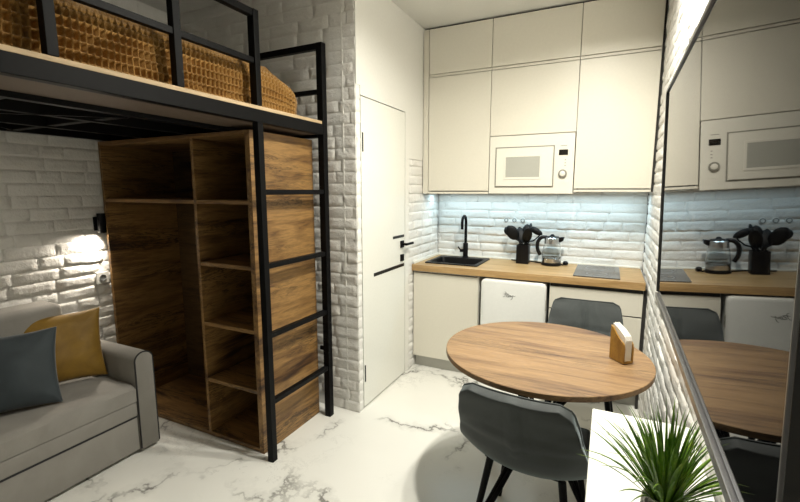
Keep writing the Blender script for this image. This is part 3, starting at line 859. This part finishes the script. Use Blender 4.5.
# napkin holder
A_, B_, C_ = V((.042, 2.077, TZ)), V((.097, 2.013, TZ)), V((.144, 2.038, TZ))
d1 = (B_-A_); L1 = d1.length; d1.normalize(); d2 = V((-d1.y, d1.x, 0))      # d2 to the right/back
ang = math.atan2(d1.y, d1.x)
W_ = .052
nh = thing('napkin_holder', 'small wooden napkin holder with curved sides on the oak table', 'napkin holder', tuple(A_), (0, 0, ang))
curve = [(0, .003), (L1, .003), (L1, .072), (L1*.96, .088), (L1*.86, .098), (L1*.6, .108), (L1*.34, .128), (L1*.14, .150), (0, .156)]
for yy in (0, W_-.007):
    b = NB(); prism(b, curve, 1, yy, yy+.007, .0008); obj('side_panel', b, M['napwood'], nh, local=True)
b = NB(); box(b, 0, L1, .0075, W_-.0075, .0035, .012); obj('base', b, M['napwood'], nh, local=True)
b = NB()
for k in range(9):
    yy = .0085+k*.0039; dz = R.uniform(-.004, .004)
    prism(b, [(.003, .0125), (L1-.004, .0125), (L1-.004, .106+dz*.5), (L1*.88, .124+dz*.6), (L1*.5, .148+dz), (.003, .167+dz)], 1, yy, yy+.0034, .0006)
o = obj('napkins', b, M['napkin'], None, local=True); o.location = tuple(A_); o.rotation_euler = (0, 0, ang)
tag(o, 'stack of cream paper napkins in the wooden holder', 'napkins')

# ------------------------------------------------------------------ chairs
def chair(label, loc, rz):
    t = thing('dining_chair', label, 'chair', loc, (0, 0, rz), 'grey velvet chairs at the round table')
    prof = smooth_path([V((0, y, z)) for y, z in ((.225, .448), (.19, .462), (.10, .460), (0, .455), (-.09, .452), (-.155, .462), (-.20, .500), (-.232, .560), (-.268, .650), (-.305, .750), (-.328, .806))], 5)
    # arc length
    s = [0]
    for p, q in zip(prof[:-1], prof[1:]): s.append(s[-1]+(q-p).length)
    Lt = s[-1]
    NS, NT = 44, 24
    def at(x):
        for i in range(len(s)-1):
            if x <= s[i+1]+1e-9:
                f_ = (x-s[i])/(s[i+1]-s[i]); return prof[i].lerp(prof[i+1], f_), (prof[i+1]-prof[i]).normalized()
        return prof[-1], (prof[-1]-prof[-2]).normalized()
    def interp(tab, x):
        for (a, va), (c, vc) in zip(tab[:-1], tab[1:]):
            if x <= c:
                f_ = (x-a)/(c-a); f_ = f_*f_*(3-2*f_); return va+(vc-va)*f_
        return tab[-1][1]
    wt_ = [(0, .185), (.25, .202), (.45, .216), (.60, .231), (.8, .213), (1, .193)]
    lt_ = [(0, .006), (.25, .022), (.45, .048), (.56, .060), (.70, .044), (.85, .022), (1, .010)]
    b = NB(); G = []
    for i in range(NS+1):
        x = Lt*i/NS; p, tg = at(x); u = x/Lt
        w = interp(wt_, u); r = .055 if x < Lt/2 else .042
        for d in (x, Lt-x):
            if d < r: w = w-r+math.sqrt(max(0, r*r-(r-d)**2))
        nrm = V((0, tg.z, -tg.y))            # up over the seat, forward on the back
        row = []
        for j in range(NT+1):
            tt = -1+2*j/NT
            lift = interp(lt_, u)*abs(tt)**2.2
            puff = 0
            if u > .66:                      # quilted back: one upright and one level crease
                puff -= .011*math.exp(-(tt/.05)**2)*min(1, (1-u)/.1)
                puff -= .011*math.exp(-((u-.76)/.014)**2)*(1-tt**4)
                puff += .005*abs(math.sin(PI*(tt+1)))*min(1, (1-u)/.1)
            elif u < .5:
                puff -= .005*math.exp(-(tt/.05)**2)
            row.append(b.verts.new(V((w*tt, p.y, p.z))+nrm*(lift+puff)))
        G.append(row)
    for i in range(NS):
        for j in range(NT): b.faces.new((G[i][j], G[i+1][j], G[i+1][j+1], G[i][j+1]))
    edge = [G[i][0].co.copy() for i in range(NS+1)]+[G[NS][j].co.copy() for j in range(1, NT+1)]+[G[i][NT].co.copy() for i in range(NS-1, -1, -1)]+[G[0][j].co.copy() for j in range(NT-1, 0, -1)]
    bmesh.ops.recalc_face_normals(b, faces=b.faces)
    b.normal_update()
    fmid = G[8][NT//2].link_faces[0]
    if fmid.normal.z < 0: bmesh.ops.reverse_faces(b, faces=b.faces)
    me = bpy.data.meshes.new('seat_shell'); b.to_mesh(me); b.free()
    me.materials.append(M['velvet']); me.polygons.foreach_set('use_smooth', [True]*len(me.polygons))
    o = bpy.data.objects.new('seat_shell', me); COL.objects.link(o); o.parent = t
    mod(o, 'SOLIDIFY', thickness=.040, offset=-1, use_even_offset=False)
    mod(o, 'BEVEL', width=.012, segments=3, limit_method='ANGLE', angle_limit=math.radians(60))
    # welt seam round the outer back
    b = NB(); tube(b, edge+edge[:1], .0035, 6); obj('piping', b, M['velvet'], o, True, local=True)
    # leg frame and four legs
    b = NB()
    for xx in (-.11, .11): tube(b, [(xx, -.10, .404), (xx, .13, .404)], .010, square=True)
    for yy in (-.10, .13): tube(b, [(-.12, yy, .404), (.12, yy, .404)], .010, square=True)
    obj('leg_frame', b, M['black'], t, local=True)
    for sx in (-1, 1):
        for sy in (-1, 1):
            b = NB(); tube(b, [(sx*.14, sy*.135, .418), (sx*.205, sy*.205, .0)], [.0155, .0105], 12); obj('leg', b, M['black'], t, True, local=True, sharp=50)
    return t
chair('grey velvet chair seen from behind at the near side of the round table', (-.220, 1.735, 0), math.radians(-6))
chair('grey velvet dining chair between the table and the kitchen drawers', (-.092, 2.585, 0), math.radians(180))

# ------------------------------------------------------------------ console, plant
CX0, CX1, CY0, CY1, CZ = -.008, XR-.006, .34, 1.448, .80
cs = thing('console_table', 'white console table under the wall television', 'console', ((CX0+CX1)/2, (CY0+CY1)/2, 0))
b = NB(); box(b, CX0, CX1, CY0, CY1, CZ-.032, CZ, .003); obj('top', b, M['console'], cs)
b = NB(); box(b, CX0+.012, CX1-.003, CY0+.02, CY0+.045, 0, CZ-.0325, .001); obj('leg_panel', b, M['console'], cs)
b = NB(); box(b, CX0+.012, CX1-.003, CY1-.045, CY1-.02, 0, CZ-.0325, .001); obj('leg_panel', b, M['console'], cs)
b = NB(); box(b, CX0+.03, CX1-.003, CY0+.0455, CY1-.0455, CZ-.19, CZ-.033, .001); obj('drawer_box', b, M['console'], cs)
for k in range(2):
    a = CY0+.048+k*(CY1-CY0-.096)/2
    b = NB(); box(b, CX0+.014, CX0+.0295, a+.002, a+(CY1-CY0-.096)/2-.002, CZ-.188, CZ-.036, .001); obj('drawer', b, M['console'], cs)
PX, PY = .135, .92
pp = thing('potted_grass', 'green ornamental grass in a speckled stone pot on the console', 'plant', (PX, PY, CZ)); pp['kind'] = 'thing'
b = NB(); lathe(b, [(.028, .0005), (.038, .02), (.043, .060), (.040, .094), (.034, .107), (.031, .105), (.034, .09)], (PX, PY, CZ), 32); obj('pot', b, M['pot'], pp, True, sharp=60)
b = NB(); lathe(b, [(.032, .088), (.012, .096), (.002, .098)], (PX, PY, CZ), 20); obj('soil', b, M['soil'], pp, True)
rr = random.Random(5)
b = NB()
def blade_leaf(az, lean, length, droop, w, r0):
    base = V((PX+r0*math.cos(az), PY+r0*math.sin(az), CZ+.092))
    p = base.copy(); d = V((math.cos(az)*math.sin(lean), math.sin(az)*math.sin(lean), math.cos(lean)))
    side = V((-math.sin(az+rr.uniform(-.5, .5)), math.cos(az+rr.uniform(-.5, .5)), 0)).normalized()
    n = 9; prev = None
    for i in range(n+1):
        t = i/n
        ww = w*(.55+.9*t if t < .35 else (1-((t-.35)/.65)**1.7)*.865)+.0002
        nn = side.cross(d).normalized()
        x = min(p.x, XR-.014) ; q = V((x, p.y, max(p.z, CZ+.004)))
        c = [b.verts.new(q-side*ww), b.verts.new(q+nn*(-ww*.35)), b.verts.new(q+side*ww)]
        if prev:
            for a in range(2): b.faces.new((prev[a], prev[a+1], c[a+1], c[a]))
        prev = c
        p += d*(length/n)
        d = (d+V((math.cos(az), math.sin(az), 0))*droop*.10*(t+.2)-V((0, 0, 1))*droop*.13*t).normalized()
for k in range(140):
    q = (k+.5)/140
    az = k*2.39996+rr.uniform(-.3, .3)
    lean = .05+.80*q**1.4+rr.uniform(-.08, .08)
    blade_leaf(az, lean, rr.uniform(.145, .208)*(1-.10*q), rr.uniform(.2, 1.5)*(.35+q), rr.uniform(.0026, .0044), .006+.016*q)
o = obj('foliage', b, M['leaf'], pp, True); mod(o, 'SOLIDIFY', thickness=.0004)

# ------------------------------------------------------------------ television on a swing arm
tilt, yawt = math.radians(-1.72), math.radians(-.95)
TVX, TVY, TVZ = .0909, .655, 1.487
hw, hh = .388, .2125
tv = thing('television', 'flat television with silver bezel and black screen on the brick wall', 'television', (TVX, TVY, TVZ), (0, tilt, yawt))
b = NB(); box(b, .0015, .012, -hw+.0030, hw-.005, -hh+.013, hh-.007); obj('screen', b, M['screen'], tv, local=True)
b = NB()
box(b, -.0015, .004, -hw+.0025, hw, hh-.0055, hh, .001); box(b, -.0030, .004, -hw+.0025, hw, -hh, -hh+.0110, .001)
box(b, -.0010, .0012, -hw, -hw+.0022, -hh+.013, hh-.0055, .0005); box(b, -.0015, .006, hw-.0045, hw, -hh+.013, hh-.0055, .001)
obj('bezel', b, M['silver'], tv, local=True)
b = NB(); box(b, .0125, .034, -hw+.0002, hw-.001, -hh-.003, hh-.001, .001); box(b, .0014, .0124, -hw+.0003, -hw+.0028, -hh-.002, hh-.001); box(b, .0042, .0124, -hw+.003, hw-.001, -hh-.003, -hh+.0005); box(b, .0345, .072, -hw+.07, hw-.07, -hh+.02, hh-.09, .012, 3); obj('back_case', b, M['tvback'], tv, local=True)
b = NB(); box(b, .0725, .080, -.12, .12, -.06, .06); box(b, .0805, .14, -.02, .02, -.02, .02); box(b, .1405, .152, -.05, .05, -.08, .08); obj('wall_mount', b, M['black'], tv, local=True)

# ------------------------------------------------------------------ light
def light(name, ty, loc, energy, color=(1, 1, 1), rot=(0, 0, 0), **kw):
    d = bpy.data.lights.new(name, ty); d.energy = energy; d.color = color
    for k, v in kw.items(): setattr(d, k, v)
    o = bpy.data.objects.new(name, d); COL.objects.link(o); o.location = loc; o.rotation_euler = rot
    return o
WARM = (1.0, .965, .86)
for x, y, e, sp in ((-.10, 2.55, 3, 115), (-.16, 2.16, 16, 155), (-.18, 1.80, 27, 162)):
    light('ceiling_spot', 'AREA', (x, y, ZC-.01), e, WARM, shape='DISK', size=.09, spread=math.radians(sp))
# added fill light below the loft, no lamp behind it, brightens the sofa wall
light('loft_fill', 'AREA', (XL+.25, .30, 1.79), 1.1, (1, .90, .76), shape='DISK', size=.08, spread=math.radians(170))
# LED strip below the wall cupboards
light('cabinet_led', 'AREA', (-.60, 3.62, 1.468), 3.7, (.62, .87, 1.0), (0, 0, 0), shape='RECTANGLE', size=1.62, size_y=.02)
light('wall_lamp_beam', 'SPOT', (XL+.050, SCY-.004, 1.224), 17, (1, .90, .76), (math.radians(-34), math.radians(6), 0), spot_size=math.radians(118), spot_blend=.95, shadow_soft_size=.015)
w = bpy.data.worlds.new('world'); SC.world = w; w.use_nodes = True
w.node_tree.nodes['Background'].inputs[0].default_value = (.9, .92, 1, 1); w.node_tree.nodes['Background'].inputs[1].default_value = .05

# ------------------------------------------------------------------ camera
F = 428.0
pitch = math.atan(60.5/F); yaw = math.atan(210*math.cos(pitch)/F)
cam = bpy.data.cameras.new('camera'); cam.sensor_width = 36; cam.lens = F/800*36; cam.clip_start = .02
co = bpy.data.objects.new('camera', cam); COL.objects.link(co)
co.location = (0, 0, 1.5); co.rotation_euler = (PI/2-pitch, 0, yaw)
SC.camera = co
SC.view_settings.view_transform = 'Standard'; SC.view_settings.look = 'None'; SC.view_settings.gamma = 1; SC.view_settings.use_curve_mapping = False
SC.view_settings.exposure = 0.50
SC.cycles.max_bounces = 8; SC.cycles.diffuse_bounces = 3; SC.cycles.glossy_bounces = 4; SC.cycles.transmission_bounces = 6
SC.cycles.caustics_reflective = False; SC.cycles.caustics_refractive = False
SC.cycles.use_denoising = True
